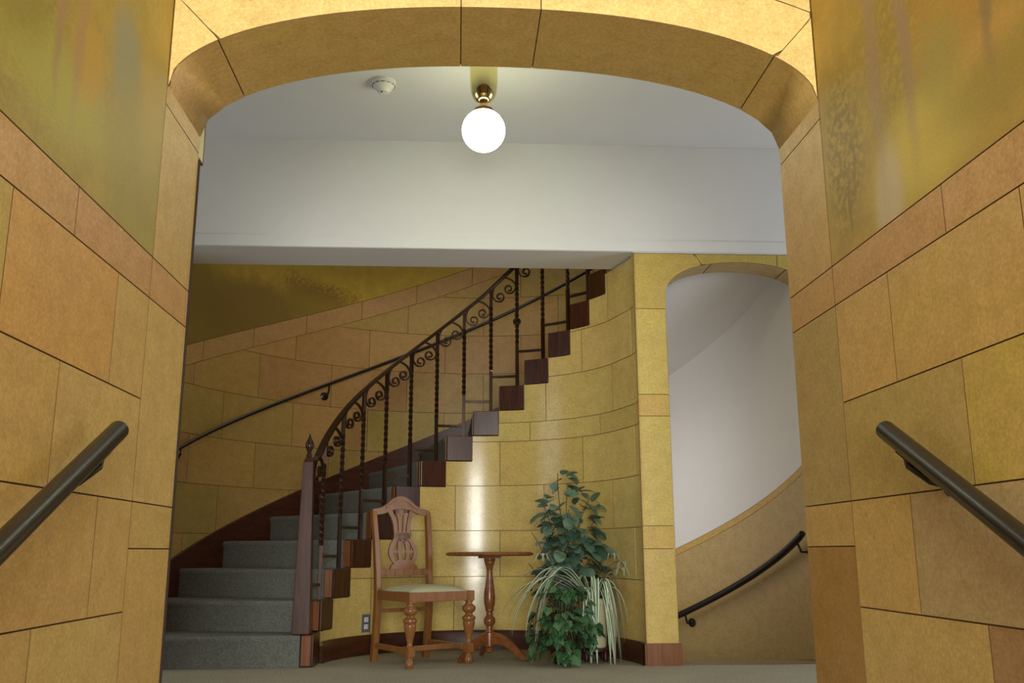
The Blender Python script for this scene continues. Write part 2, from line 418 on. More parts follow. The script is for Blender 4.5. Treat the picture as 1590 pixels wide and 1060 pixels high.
# ---------------------------------------------------------------- arch
xs = [XC-HW*math.cos(PI*i/40) for i in range(41)]
AP = []; ACC = 0
DEN = []
for i in range(401):
    x = XC-HW*math.cos(PI*i/400); DEN.append((x, archz(x)))
SL = [0]
for i in range(400): SL.append(SL[-1]+math.dist(DEN[i], DEN[i+1]))
def arc_at_x(x):
    for i in range(400):
        if DEN[i+1][0] >= x: 
            f = (x-DEN[i][0])/max(1e-9, DEN[i+1][0]-DEN[i][0]); return SL[i]+f*(SL[i+1]-SL[i])
    return SL[-1]
def arc_pt(s):
    s = max(0, min(SL[-1], s)); i = 0
    lo, hi = 0, 400
    while hi-lo > 1:
        m_ = (lo+hi)//2
        if SL[m_] <= s: lo = m_
        else: hi = m_
    f = (s-SL[lo])/max(1e-9, SL[hi]-SL[lo]); a, b = DEN[lo], DEN[hi]
    t = (b[0]-a[0], b[1]-a[1]); n = math.hypot(*t)
    return (a[0]+f*t[0], a[1]+f*t[1]), (t[1]/n, -t[0]/n)      # point, inward normal (towards the opening)
def pl_soffit(u, v, d):
    p, nn = arc_pt(u); return (p[0]+nn[0]*d, v, p[1]+nn[1]*d)
def pl_arch(u, v, d): return (u, YF-d, v)
# core of the arch wall: offset arch, front and back faces
mb = MB()
k = 60; V = []; Fc = []
for i in range(k+1):
    p, nn = arc_pt(SL[-1]*i/k); x, z = p[0]-nn[0]*.008, p[1]-nn[1]*.008
    V += [(x, YF+.008, z), (x, YB, z), (x, YB, 3.45), (x, YF+.008, 3.69)]
for i in range(k):
    a, b = 4*i, 4*i+4
    Fc += [(a, b, b+1, a+1), (a+1, b+1, b+2, a+2), (a+3, a, b, b+3)[::1], (a+2, b+2, b+3, a+3)]
mb.add(V, Fc)
mb.box(-3.7, XL-.30, YF+.05, YB, -.1, 3.45); mb.box(XR+.30, 3.8, YF+.05, YB, -.1, 3.45)
mb.box(XL-.305, XL+.0, YF+.05, YB, 2.12, 3.45); mb.box(XR, XR+.305, YF+.05, YB, 2.12, 3.45)
arch = struct('wall_arch', mb, 'mortar', 'ochre stone arch wall at the head of the passage')
JX = [XL, -.772, -.005, .256, 1.02, XR]
CREAM = (.80, .62, .25)
for a, b in zip(JX[:-1], JX[1:]):
    s0, s1 = arc_at_x(a), arc_at_x(b); n = max(3, int((s1-s0)/.06))
    if a == XL: s0 = .0
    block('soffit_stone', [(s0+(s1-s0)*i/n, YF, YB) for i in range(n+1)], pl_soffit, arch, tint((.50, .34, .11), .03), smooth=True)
def extr(x): return 2.62-.19*((x-.13)/1.0)**2*(1 if abs(x-.13) < 1.2 else 1)
def frange(a, b, n): return [a+(b-a)*i/n for i in range(n+1)]
dl = lambda x: 2.266+(x+.772)*(-1.07)          # left slanted joint
dr = lambda x: 2.245+(x-1.02)*(1.16)           # right slanted joint
block('voussoir', [(x, archz(x) if x > XL+.002 else 2.10, max(archz(x), dl(x))) for x in frange(XL+.001, -.772, 10)], pl_arch, arch, tint(CREAM, .02))
block('voussoir', [(x, max(archz(x), dl(x)), extr(x)) for x in frange(XL+.001, -.005, 24)], pl_arch, arch, tint(CREAM, .02))
block('voussoir', [(x, archz(x), extr(x)) for x in frange(-.005, .256, 6)], pl_arch, arch, tint(CREAM, .02))
block('voussoir', [(x, min(extr(x), max(archz(x), dr(x))) if x > 1.02 else archz(x), extr(x)) for x in frange(.256, 1.152, 26)], pl_arch, arch, tint(CREAM, .02))
block('voussoir', [(x, archz(x), max(archz(x)+.001, min(dr(x), extr(x)) if x > 1.02 else archz(x))) for x in frange(1.02, XR-.001, 10)], pl_arch, arch, tint(CREAM, .02))
block('stone_block', [(x, extr(x), 3.68) for x in frange(XL+.001, XR-.001, 24)], pl_arch, arch, tint(CREAM, .02))

mb = MB(); mb.box(XL-.02, XL+.006, YB+.001, YB+.006, 0, 2.02)  # dark strip added in place of the shadow edge behind the left jamb
struct('shadow_edge_strip', mb, m_plain('painted_edge_shadow', srgb(44, 26, 16), .8, 0, .1, 20, 0), 'thin dark strip painting the shadow edge on the back corner of the left jamb')
# ---------------------------------------------------------------- alcove drum wall under the stair
def stepk(a): return max(1, min(NSTEP, int(math.floor((A0-a)/DA))+1))
def drumtop(a): return (stepk(a)-1)*HR if a > A0-DA*NSTEP else NSTEP*HR
# core: solid annulus following the stair
mb = MB()
edges = sorted(set([A0-DA*i for i in range(1, NSTEP+1)]+[-4.4]), reverse=True)
for a, b in zip(edges[:-1], edges[1:]):
    top = min(2.60, drumtop((a+b)/2)-.034)
    if top < .1: top = .09
    if b < 0: top = 3.2
    n = 4
    for i in range(n):
        a0, a1 = a+(b-a)*i/n, a+(b-a)*(i+1)/n
        f_ = max(0, min(1, (14-a1)/20))*.042; q = [pol(R1+.008+f_, a0), pol(R1+.008+f_, a1), pol(R1+.2, a1), pol(R1+.2, a0)]
        mb.add([(x, y, -.02) for x, y in q]+[(x, y, top) for x, y in q], [(0, 1, 2, 3), (7, 6, 5, 4), (0, 4, 5, 1), (1, 5, 6, 2), (2, 6, 7, 3), (3, 7, 4, 0)])
alc = struct('wall_alcove', mb, 'mortar', 'curved ochre stone wall of the alcove below the stair')
def rd(a):
    f = max(0, min(1, (14-a)/20)); return R1+.042*f*f*(3-2*f)
def pl_drum(u, v, d):                                   # u: arc metres measured from angle 190 downwards
    a = 190-math.degrees(u/R1); x, y = pol(rd(a)-d, a); return (x, y, v)
ua = lambda a: R(190-a)*R1
DROWS = [(.10, .50), (.50, .825), (.825, 1.15), (1.15, 1.475), (1.475, 1.615), (1.615, 1.945), (1.945, 2.26), (2.26, 2.612)]
def dj(a, p): return [x for x in (a+p*i for i in range(-8, 9)) if -6 < x < A0]
DJ = [dj(98.2, 37.5), dj(79, 38.3), dj(98, 38.6), dj(79, 39.5), dj(65.6, 37), dj(58, 39), dj(39, 38.5), dj(21, 38), dj(40, 38)]
ALC = [(.62, .49, .18), (.60, .47, .165), (.59, .48, .18), (.63, .48, .185)]
for r, (z0, z1) in enumerate(DROWS):
    js = sorted([-5.9]+DJ[r]+[A0-.2], reverse=True)
    for a, b in zip(js[:-1], js[1:]):
        if a-b < 1.5: continue
        br = [x for i in range(NSTEP+1) for x in (A0-DA*i+.012, A0-DA*i-.012) if b < x < a]
        pts = sorted(set([a, b]+br+frange(a, b, max(2, int((a-b)/1.8)))), reverse=True)
        cols = []
        for x in pts:
            t = min(z1, max(drumtop(x)+.004, 0))
            if t > z0+.012: cols.append((ua(x), z0, t))
        if len(cols) > 1: block('stone_block', cols, pl_drum, alc, tint(random.choice(ALC), .03), 'stone_gloss', smooth=True)
# alcove baseboard
mb = MB(); N = 48; V = []; Fc = []
prof = [(R1-.002, -.0), (R1-.022, 0), (R1-.022, .11), (R1-.014, .128), (R1-.002, .13)]
for i in range(N+1):
    a = 169+(-5.2-169)*i/N
    V += [pol(r-R1+rd(a), a)+(z,) for r, z in prof]
P = len(prof)
for i in range(N):
    for j in range(P-1): Fc.append((i*P+j, (i+1)*P+j, (i+1)*P+j+1, i*P+j+1))
mb.add(V, Fc); struct('baseboard_alcove', mb, 'base_wood', 'dark wood baseboard curving round the alcove', 'x')

# ---------------------------------------------------------------- pilaster and small arch on the right
PX0, PX1, PY0, PY1, PXR = 1.150, 1.352, 5.87, 6.10, 2.36
MXC, MHW = (PX1+PXR)/2+.0, (PXR-PX1)/2
def archz2(x):
    q = min(1, abs(x-MXC)/MHW); return 2.33+.225*max(0, 1-q**2.3)**.5
mb = MB()
mb.box(PX0+.008, PX1-.008, PY0+.008, PY1, 0, 2.34); mb.box(PXR+.008, PXR+.14, PY0+.008, PY1, 0, 2.34)
k = 30; V = []; Fc = []
xs2 = [PX0+.008]+[MXC-(MHW+.008)*math.cos(PI*i/k) for i in range(k+1)]+[PXR+.14]
for x in xs2:
    z = archz2(x)+.008 if PX1 < x < PXR else 2.34
    V += [(x, PY0+.008, z), (x, PY1, z), (x, PY1, 2.612), (x, PY0+.008, 2.612)]
for i in range(len(xs2)-1):
    a, b = 4*i, 4*i+4; Fc += [(a, b, b+1, a+1), (a+1, b+1, b+2, a+2), (a+3, b+3, b, a), (a+2, b+2, b+3, a+3)]
mb.add(V, Fc)
pil = struct('wall_small_arch', mb, 'mortar', 'ochre stone pier and small arch to the lower stair')
def pl_pf(u, v, d): return (u, PY0-d, v)
def pl_pl(u, v, d): return (PX0-d, u, v)
def pl_pr(u, v, d): return (PX1+d, u, v)
def pl_far(u, v, d): return (PXR-d, u, v)
PZ = [(.10, .69), (.69, .83), (.83, 1.52), (1.52, 1.66), (1.66, 2.23), (2.23, 2.33)]
for i, (a, b) in enumerate(PZ):
    c = tint((.60, .47, .13) if i not in (1, 3) else (.58, .40, .11), .03)
    if i < 5: block('pier_stone', rect(PX0, PX1, a, b), pl_pf, pil, c)
    if i < 5: block('pier_stone', rect(PY0, PY1, a, b if i < 4 else 2.33), pl_pr, pil, c)
    if i < 5: block('pier_stone', rect(PY0, PY0+.12, a, b if i < 4 else 2.6), pl_pl, pil, c)
    if i < 5: block('pier_stone', rect(PY0, PY1, a, b if i < 4 else 2.33), pl_far, pil, c)
f2 = lambda x: archz2(x) if PX1 < x < PXR else 2.23
block('voussoir', [(PX0, 2.23, 2.612), (PX1-.001, 2.23, 2.612)]+[(x, archz2(x), 2.612-max(0, (x-1.56)*1.6) if x > 1.56 else 2.612) for x in frange(PX1+.001, 1.60, 10)], pl_pf, pil, tint((.52, .40, .10), .02))
block('voussoir', [(1.56, 2.610, 2.612)]+[(x, max(archz2(x), 2.612-max(0, (x-1.56)*1.6)), 2.612) for x in frange(1.565, 2.12, 14)], pl_pf, pil, tint((.50, .39, .10), .02))
block('voussoir', [(x, archz2(x), 2.612) for x in frange(2.12, PXR, 12)]+[(PXR+.13, 2.33, 2.612)], pl_pf, pil, tint((.52, .40, .10), .02))
DEN2 = [(MXC-MHW*math.cos(PI*i/60), archz2(MXC-MHW*math.cos(PI*i/60))) for i in range(61)]
def pl_s2(u, v, d):
    i = min(59, int(u*60)); f = u*60-i; a, b = DEN2[i], DEN2[i+1]; tx, tz = b[0]-a[0], b[1]-a[1]; n = math.hypot(tx, tz)
    return (a[0]+f*tx+tz/n*d, v, a[1]+f*tz-tx/n*d)
for a, b in ((.0, .38), (.38, .72), (.72, 1.)):
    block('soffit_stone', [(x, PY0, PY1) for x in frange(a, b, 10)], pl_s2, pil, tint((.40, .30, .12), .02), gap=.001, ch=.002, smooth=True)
mb = MB(); mb.box(PX0-.004, PX1+.012, PY0-.018, PY0, 0, .13); mb.box(PX1, PX1+.012, PY0, PY1, 0, .13); mb.box(PX0-.012, PX0-.001, PY0-.018, PY0+.06, 0, .13)
struct('baseboard_pier', mb, 'riser_wood', 'red brown wood baseboard wrapped round the pier', False)
mb = MB(); mb.box(PXR-.014, PXR-.002, PY0-.0, PY1, 0, .13)
struct('baseboard_small_arch', mb, 'riser_wood', 'red brown wood baseboard at right jamb of the small arch', False)

# ---------------------------------------------------------------- outer wall of the stairwell
def pl_out(u, v, d):
    a = 200-math.degrees(u/R2); x, y = pol(R2-d, a); return (x, y, v)
uo = lambda a: R(200-a)*R2
mb = MB(); V = []; Fc = []; N = 72
for i in range(N+1):
    a = 184-186.4*i/N
    V += [pol(R2+.008, a)+(-1.8,), pol(R2+.008, a)+(5.02,), pol(R2+.15, a)+(5.02,), pol(R2+.15, a)+(-1.8,)]
for i in range(N):
    a, b = 4*i, 4*i+4; Fc += [(a, b, b+1, a+1), (a+1, b+1, b+2, a+2), (a+2, b+2, b+3, a+3)]
mb.add(V, Fc)
outw = struct('wall_stairwell', mb, 'mortar', 'curved outer wall of the stairwell, stone below and painted above', True)
AEND = 46.
lo = lambda a: ramp(a)+.28
bl = lambda a: ramp(a)+1.52+.0018*(a-96.4)
bu = lambda a: ramp(a)+1.69+.0015*(a-96.4)
def solve(fn, z, a0=184., a1=AEND):
    for _ in range(50):
        m_ = (a0+a1)/2
        if fn(m_) < z: a0 = m_
        else: a1 = m_
    return a0
OZ = [.1, .455, .81, 1.16, 1.51, 1.865, 2.22, 2.565, 2.92, 3.27, 3.62, 3.97]
OUTC = [(.40, .26, .072), (.37, .24, .07), (.38, .26, .072), (.41, .25, .08), (.36, .26, .068), (.39, .23, .08)]
for r in range(len(OZ)-1):
    z0, z1 = OZ[r], OZ[r+1]
    off = 140.6 if r % 2 == 1 else 131.8
    js = sorted([183.5]+[x for x in (off+17.7*i for i in range(-6, 4)) if AEND+1 < x < 183]+[AEND], reverse=True)
    for a, b in zip(js[:-1], js[1:]):
        cr = [solve(f, z) for f in (lo, bl) for z in (z0, z1)]
        pts = sorted(set([a, b]+[c for c in cr if b < c < a]+frange(a, b, 8)), reverse=True)
        cols = []
        for x in pts:
            v0, v1 = max(z0, lo(x)), min(z1, bl(x))
            if v1-v0 > -.0005: cols.append((uo(x), v0, max(v0, v1)))
        if len(cols) > 1 and max(c[2]-c[1] for c in cols) > .02:
            block('stone_block', cols, pl_out, outw, tint(random.choice(OUTC), .05), smooth=True)
js = [183.5, 169.4, 156.1, 142.6, 129.5, 116.2, 103.3, 90.2, 77, 63.8, AEND]
for a, b in zip(js[:-1], js[1:]):
    block('band_stone', [(uo(x), bl(x), bu(x)) for x in frange(a, b, 6)], pl_out, outw, tint((.43, .265, .10), .03), smooth=True)
HB = lambda a, z, ra, rz, c, s, e, l: (uo(a), z, R(ra)*R2, rz, c, s, e, l)
mm = m_mural('mural_stair', (.48, .33, .03, 1),
             [HB(160, 2.30, 14, .55, (.20, .13, .018, 1), .95, .3, 0), HB(143, 2.45, 13, .36, (.20, .125, .02, 1), .95, .25, 0), HB(128, 2.72, 9, .16, (.22, .14, .02, 1), .85, .4, 0),
              HB(130, 2.86, 7, .10, (.24, .135, .02, 1), .9, .4, 1), HB(122, 2.82, 6, .09, (.22, .125, .02, 1), .9, .4, 1), HB(138, 3.2, 16, .25, (.50, .36, .05, 1), .6, .5, 0)], .22, 2.2)
block('mural_panel', [(uo(x), bu(x), 4.98) for x in frange(183.5, AEND, 40)], pl_out, outw, (1, 1, 1, 1), mm, smooth=True)
# below the flight on the right: dado, ochre border, white plaster, running with the lower stair
pa = frange(62, -2.3, 22)
da = lambda a: ramp(a)-1.70-.0022*(30-a)
db = lambda a: da(a)+.052
block('dado_plaster', [(uo(x), -1.75, da(x)) for x in pa], pl_out, outw, tint((.44, .32, .135), .0), gap=.0, ch=.001, smooth=True)
def m_border():
    k = NT('ochre_border'); uv = k.coord('UV')
    f = k.noise(55, 3, .6, uv, .8)
    k.base(k.mix(k.ramp(f, .42, .58), (.50, .30, .05, 1), (.56, .37, .10, 1))); k.set(Roughness=.5); return k.m
block('border_band', [(uo(x), da(x), db(x)) for x in pa], pl_out, outw, (1, 1, 1, 1), m_border(), gap=.001, ch=.001, smooth=True)
block('white_panel', [(uo(x), db(x), ramp(x)-.22) for x in pa], pl_out, outw, (1, 1, 1, 1), 'white_plaster', gap=.0, ch=.001, smooth=True)
# soffit of the flight seen through the small arch
mb = MB(); V = []; Fc = []; N = 30
for i in range(N+1):
    a = 75-77*i/N
    for r in (R1+.19, 1.5, 1.85, R2+.01):
        V.append(pol(r, a)+(ramp(a)-.23,))
    for r in (R1+.19, 1.5, 1.85, R2+.01):
        V.append(pol(r, a)+(ramp(a)-.20,))
for i in range(N):
    for j in (0, 1, 2): Fc += [(i*8+j, i*8+j+1, i*8+8+j+1, i*8+8+j), (i*8+4+j, i*8+12+j, i*8+12+j+1, i*8+4+j+1)]
mb.add(V, Fc); struct('ceiling_stair_soffit', mb, 'ceiling_plaster', 'sloping white soffit below the upper flight', True)
mb = MB(); V = []; Fc = []
for i in range(N+1):
    a = 100-102*i/N
    for r in (R1+.2, R2+.01): V.append(pol(r, a)+(max(-1.8, -.32-(a+3)*HR/DA if a > -3 else -.1),))
for i in range(N): Fc.append((2*i, 2*i+1, 2*i+3, 2*i+2))
mb.add(V, Fc); struct('floor_lower_flight', mb, 'stair_carpet', 'carpet of the lower flight')

# ---------------------------------------------------------------- staircase
st = thing('curved_staircase', 'curved staircase with grey green carpet and dark wooden step ends rising to the right', 'staircase', (CX, CY, 0))
def P0(r, a, z): return (r*math.cos(R(a)), r*math.sin(R(a)), z)
for k in range(1, NSTEP+1):
    a, b = A0-DA*(k-1), A0-DA*k
    z0, z1 = (k-1)*HR-.004, k*HR
    if k == 1: z0 = 0.001
    mb = MB(); V = []; Fc = []
    rs = [R1+.072, 1.35, 1.7, R2-.016]
    # profile across the going: riser face set back under a rounded nosing
    prof = [(a-.3, z0), (a-.25, z1-.045), (a-.1, z1-.036), (a+.0, z1-.026), (a-.03, z1-.012), (a-.2, z1-.004), (a-.7, z1)]
    prof += [((a-.7)+(b-1.2-a+.7)*i/3, z1) for i in (1, 2, 3)]+[(b-1.2, z0)]
    for r in rs: V += [P0(r, q[0], q[1]) for q in prof]
    n = len(prof)
    for j in range(len(rs)-1):
        for i in range(n): Fc.append((j*n+i, j*n+(i+1) % n, (j+1)*n+(i+1) % n, (j+1)*n+i))
    Fc += [tuple(range(n)), tuple(3*n+i for i in range(n))[::-1]]
    mb.add(V, Fc); mb.build('carpet_step', 'stair_carpet', st, True)
    # wooden end block: flat-faced box closing the string side
    am = (a+b)/2-.0; half = R1*math.sin(R(DA/2))
    ux = Vector((math.cos(R(am)), math.sin(R(am)), 0)); ut = Vector((math.sin(R(am)), -math.cos(R(am)), 0))
    rc = R1*math.cos(R(DA/2))-.008
    mb = MB(); mb.obox(ux*(rc+.036)+Vector((0, 0, (k-.5)*HR+.004))+ut*.004, ux, ut, (0, 0, 1), .036, half-.003, HR/2-.003)
    e = mb.build('step_end_block', 'dark_wood', st, False, .004)
    mb = MB(); mb.obox(ux*(rc+.043)-ut*(half-.001)+Vector((0, 0, (k-.5)*HR+.002)), ux, ut, (0, 0, 1), .028, .003, HR/2-.008)
    mb.build('riser_end', 'riser_wood', e, False, .001)
# outer skirting board
mb = MB(); V = []; Fc = []; N = 60
for i in range(N+1):
    a = 183-137*i/N; t = max(ramp(a), 0)
    V += [P0(R2-.002, a, t-.08), P0(R2-.020, a, t-.08), P0(R2-.020, a, ramp(a)+.285), P0(R2-.002, a, ramp(a)+.29)]
for i in range(N):
    a, b = 4*i, 4*i+4; Fc += [(a+1, b+1, b+2, a+2), (a+2, b+2, b+3, a+3), (a, b, b+1, a+1)]
mb.add(V, Fc); mb.build('skirting_board', 'base_wood', st, True)

# ---------------------------------------------------------------- iron balustrade
RB = 1.035
bal = thing('iron_balustrade', 'dark wrought iron stair balustrade with twisted bars and scrolls', 'railing', (CX, CY, 0))
def railz(a): return ramp(a)+1.03+.09*max(0, min(1, (a-88)/60))
BA = [A0-DA*f for f in (1.46, 2.65, 3.68, 4.69, 5.68, 6.67, 7.68, 8.68, 9.67, 10.69, 11.77, 12.74, 13.7)]
pts = [P0(RB, 178.3, 1.24), P0(RB, 176, 1.255), P0(RB, 173, 1.275)]
pts += [P0(RB, a, railz(a)) for a in frange(170.5, A0-DA*14.0, 60)]
mb = MB(); mb.tube(pts, 1, rect=(.021, .0105)); mb.build('handrail', 'wrought_iron', bal, bevel=.002)
mb = MB(); mb.tube([(p[0], p[1], p[2]-.011) for p in pts[1:]], 1, rect=(.008, .006)); mb.build('rail_bar', 'wrought_iron', bal)
def treadz(a): return (int((A0-a)/DA)+1)*HR+.003
for a in BA:
    z0, z1 = treadz(a), railz(a)-.012; L = z1-z0
    zs = frange(z0, z1, 72); tw = []
    t0, t1 = z0+.33*L, z0+.86*L
    for z in zs:
        f = max(0, min(1, (z-t0)/(t1-t0))); tw.append(f*2*PI*3.0+R(a))
    x, y, _ = P0(RB, a, 0)
    mb = MB(); mb.tube([(x, y, z) for z in zs], 1, up=(0, 1, 0), rect=(.0112, .0112), twist=tw)
    mb.build('baluster', 'wrought_iron', bal)
for a, b in zip(BA[:-1], BA[1:]):
    z = treadz(b)+.078; mb = MB(); mb.tube([P0(RB, x, z) for x in frange(a-.3, b+.3, 4)], 1, rect=(.007, .0095)); mb.build('cross_bar', 'wrought_iron', bal)
mb = MB(); z = treadz(BA[0])+.09; mb.tube([P0(RB, x, z) for x in frange(180.2, BA[0]+.3, 4)], 1, rect=(.007, .0095)); mb.build('cross_bar', 'wrought_iron', bal)
def scroll(a, b, left):
    """C scroll springing from mid rail, bowing along a baluster and curling in"""
    w = R(a-b)*RB
    def rz(s): return railz(a+(b-a)*s)-.016
    if left: top = (.50, 0); c = (.33, rz(.33)-.120); rad = .038; sg = 1
    else: top = (.54, 0); c = (.70, rz(.70)-.128); rad = .036; sg = -1
    out = []
    th0 = PI if left else 0
    s0 = c[0]+rad*1.45*math.cos(th0)/w
    p0 = (top[0]*w, rz(top[0])); p3 = (s0*w, c[1]+.012)
    p1 = (p0[0]-sg*.35*abs(p0[0]-p3[0]), p0[1]-.005); p2 = (p3[0]-sg*.004, p3[1]+.6*(p0[1]-p3[1]))
    for i in range(11):
        t = i/10; q = 1-t
        out.append((q**3*p0[0]+3*q*q*t*p1[0]+3*q*t*t*p2[0]+t**3*p3[0], q**3*p0[1]+3*q*q*t*p1[1]+3*q*t*t*p2[1]+t**3*p3[1]))
    for i in range(1, 31):
        f = i/30; th = th0+sg*f*2*PI*1.45; r = rad*(1.45-1.27*f**.75)
        out.append((c[0]*w+r*math.cos(th), c[1]+.012*(1-f)+r*math.sin(th)))
    P = [P0(RB, a+(b-a)*(x/w), z) for x, z in out]
    nr = P0(1, (a+b)/2, 0)
    mb = MB(); mb.tube(P, [1]*(len(P)-6)+[1, 1, 1, 1, .9, .8], up=nr, rect=(.0055, .009)); return mb
for a, b in zip([178.2]+BA[:-1], BA):
    for left in (True, False): scroll(a, b, left).build('scroll', 'wrought_iron', bal, True)
# newel post: tapered square shaft with turned finial
nx, ny, _ = P0(1.062, 179.6, 0)
mb = MB()
def frus(z0, z1, a, b): 
    V = [(nx+sx*a, ny+sy*a, z0) for sx, sy in ((-1, -1), (1, -1), (1, 1), (-1, 1))]+[(nx+sx*b, ny+sy*b, z1) for sx, sy in ((-1, -1), (1, -1), (1, 1), (-1, 1))]
    mb.add(V, [(3, 2, 1, 0), (4, 5, 6, 7)]+[(i, (i+1) % 4, 4+(i+1) % 4, 4+i) for i in range(4)])
frus(HR+.003, 1.235, .054, .031); frus(1.235, 1.262, .031, .016)
nw = mb.build('newel_post', 'dark_wood', bal, False, .004)
mb = MB(); mb.lathe([(.012, 1.258), (.019, 1.266), (.019, 1.274), (.012, 1.286), (.015, 1.30), (.026, 1.325), (.028, 1.34), (.022, 1.36), (.010, 1.385), (.006, 1.40), (.001, 1.415)], 16, (nx, ny))
mb.build('finial', 'wrought_iron', nw, True)

# ---------------------------------------------------------------- wall handrails
def rosette(center, normal, r=.03):
    n = Vector(normal).normalized(); c = Vector(center)
    mb = MB(); mb.tube([c, c+n*.006, c+n*.012, c+n*.016], [r, r, r*.7, r*.35], n=14); return mb
hr = thing('stair_handrail', 'slim dark handrail curving up the painted outer wall of the stair', 'handrail', (CX, CY, 0))
RR = 2.115
mb = MB(); mb.tube([P0(RR, a, ramp(a)+1.085) for a in frange(181, AEND+2, 70)], .0145, n=10); mb.build('rail', 'black_rail', hr, 'all')
for a in (164, 124.5, 79.6):
    w = P0(R2-.001, a, ramp(a)+.99); c = P0(RR, a, ramp(a)+1.068); nrm = P0(-1, a, 0)
    mb = rosette(w, nrm, .036); m1 = Vector(w)+Vector(nrm)*.06
    mb.tube([Vector(w)+Vector(nrm)*.01, m1, Vector(c)-Vector((0, 0, .03)), c], .008, n=8); mb.build('bracket', 'black_rail', hr, True)
h2 = thing('lower_stair_handrail', 'black handrail climbing the dado seen through the small arch', 'handrail', (CX, CY, 0))
mb = MB(); mb.tube([P0(RR, a, ramp(a)-2.165-.0016*(30-a)) for a in frange(60, 2.2, 40)], [.024]*40+[.021], n=12); mb.build('rail', 'black_rail', h2, True)
for a in (39.8, 4.6):
    zz = ramp(a)-2.165-.0016*(30-a); w = P0(R2-.001, a, zz-.08); c = P0(RR, a, zz-.02); nrm = P0(-1, a, 0)
    mb = rosette(w, nrm, .033); mb.tube([Vector(w)+Vector(nrm)*.01, Vector(w)+Vector(nrm)*.06, c], .008, n=8); mb.build('bracket', 'black_rail', h2, True)
# passage rails: end just before the arch
for side in (0, 1):
    x = (XL+.073, XR-.073)[side]; ye = (2.37, 2.31)[side]
    sl = .524
    t = thing('passage_handrail', ('thick round dark handrail on the left passage wall', 'thick round dark handrail on the right passage wall')[side], 'handrail', (x, ye, .98))
    d = Vector((0, -1, -sl)).normalized()
    mb = MB(); mb.tube([d*-.004, d*.0, d*.006, d*1.9], [.016, .0215, .0245, .0245], n=18); mb.build('rail', 'black_rail', t, True)
    for dist in (.115, 1.25):
        p = d*dist; wx = (-.072, .072)[side]; inw = (1, 0, 0) if side == 0 else (-1, 0, 0)
        w = Vector((wx, p.y-.06, p.z-.10)); mb = rosette(w, inw, .026)
        mb.tube([w+Vector(inw)*.01, w+Vector(inw)*.045+Vector((0, .005, .01)), Vector((inw[0]*.0, p.y-.01, p.z-.05)), Vector((0, p.y, p.z-.018))], .009, n=10)
        mb.obox(p-Vector((0, 0, .0255)), (1, 0, 0), d, Vector((1, 0, 0)).cross(d), .010, .035, .004)
        mb.build('bracket', 'black_rail', t, True)

# ---------------------------------------------------------------- ceiling lamp, smoke detector, sign, outlet
lx, ly, lz = .12, 4.70, 2.912
t = thing('ceiling_lamp', 'round lit opal globe hanging from a brass cylinder on the ceiling', 'ceiling lamp', (lx, ly, 3.379))
zc = lambda z: z-3.379
mb = MB(); mb.lathe([(.084, zc(3.379)), (.084, zc(3.368)), (.078, zc(3.362)), (.0775, zc(3.24)), (.0765, zc(3.20)), (.074, zc(3.165)), (.069, zc(3.135)), (.061, zc(3.11)), (.05, zc(3.09)), (.036, zc(3.078)), (.02, zc(3.074)), (.016, zc(3.07)), (.016, zc(3.045))], 40)
mb.build('canopy', 'brass', t, True)
mb = MB(); mb.lathe([(.016, zc(3.05)), (.03, zc(3.046)), (.052, zc(3.034)), (.056, zc(3.012)), (.056, zc(3.0)), (.05, zc(3.0))], 32); mb.build('globe_holder', 'brass_cap', t, True)
mb = MB(); mb.lathe([(.1175*math.sin(R(180*i/24)) if 0 < i < 24 else .0005, zc(lz)-.1175*math.cos(R(180*i/24))) for i in range(25)], 40)
mb.build('globe', 'opal', t, 'all')
t = thing('smoke_detector', 'small round white smoke detector on the ceiling left of the lamp', 'smoke detector', (-.46, 5.06, 3.379))
mb = MB(); mb.lathe([(.072, 0), (.072, -.016), (.068, -.019)], 28); mb.build('base', 'detector_white', t, True)
mb = MB(); mb.lathe([(.067, -.019), (.066, -.026), (.058, -.038), (.046, -.050), (.036, -.060), (.033, -.069), (.026, -.073), (.002, -.074)], 28); mb.build('body', 'detector_white', t, True)
mb = MB(); mb.lathe([(.006, -.0735), (.006, -.076), (.003, -.078)], 12, (-.008, -.022)); mb.build('indicator', 'dark_slot', t, True)
mb = MB()
for i in range(12):
    a = 2*PI*i/12; c = Vector((.064*math.cos(a), .064*math.sin(a), -.0285)); mb.obox(c, (math.cos(a), math.sin(a), 0), (-math.sin(a), math.cos(a), 0), (0, 0, 1), .003, .012, .0012)
mb.build('vent_slots', 'dark_slot', t)
t = thing('wall_sign', 'small cream sign plate with red markings sticking out beside the left jamb', 'sign', (-.944, 3.102, 2.055))
mb = MB(); mb.box(-.006, .006, .008, .118, 0, .27); mb.build('plate', 'sign_cream', t, False, .001)
mb = MB(); mb.box(-.0075, .0075, .1175, .123, -.003, .273); mb.box(-.0075, .0075, 0, .123, -.005, .001); mb.box(-.0075, .0075, 0, .123, .269, .275); mb.box(-.0075, .0075, 0, .010, -.003, .273); mb.build('frame', 'sign_edge', t)
mb = MB()
f = lambda u, v, d: (d, u, v)
mb.prism([(.02, .03), (.06, .03), (.06, .24), (.02, .24)], f, .0058, .0072); mb.prism([(.06, .11), (.085, .14), (.06, .17)], f, .0058, .0072)
mb.prism([(.06, .19), (.078, .19), (.078, .25), (.06, .25)], f, .0058, .0072)
mb.build('red_marking', 'sign_red', t)
oa = 138.2; ox, oy = pol(R1-.001, oa)
t = thing('wall_outlet', 'grey duplex power outlet low on the alcove wall behind the chair', 'outlet', (ox, oy, .205), R(oa-90)+PI)
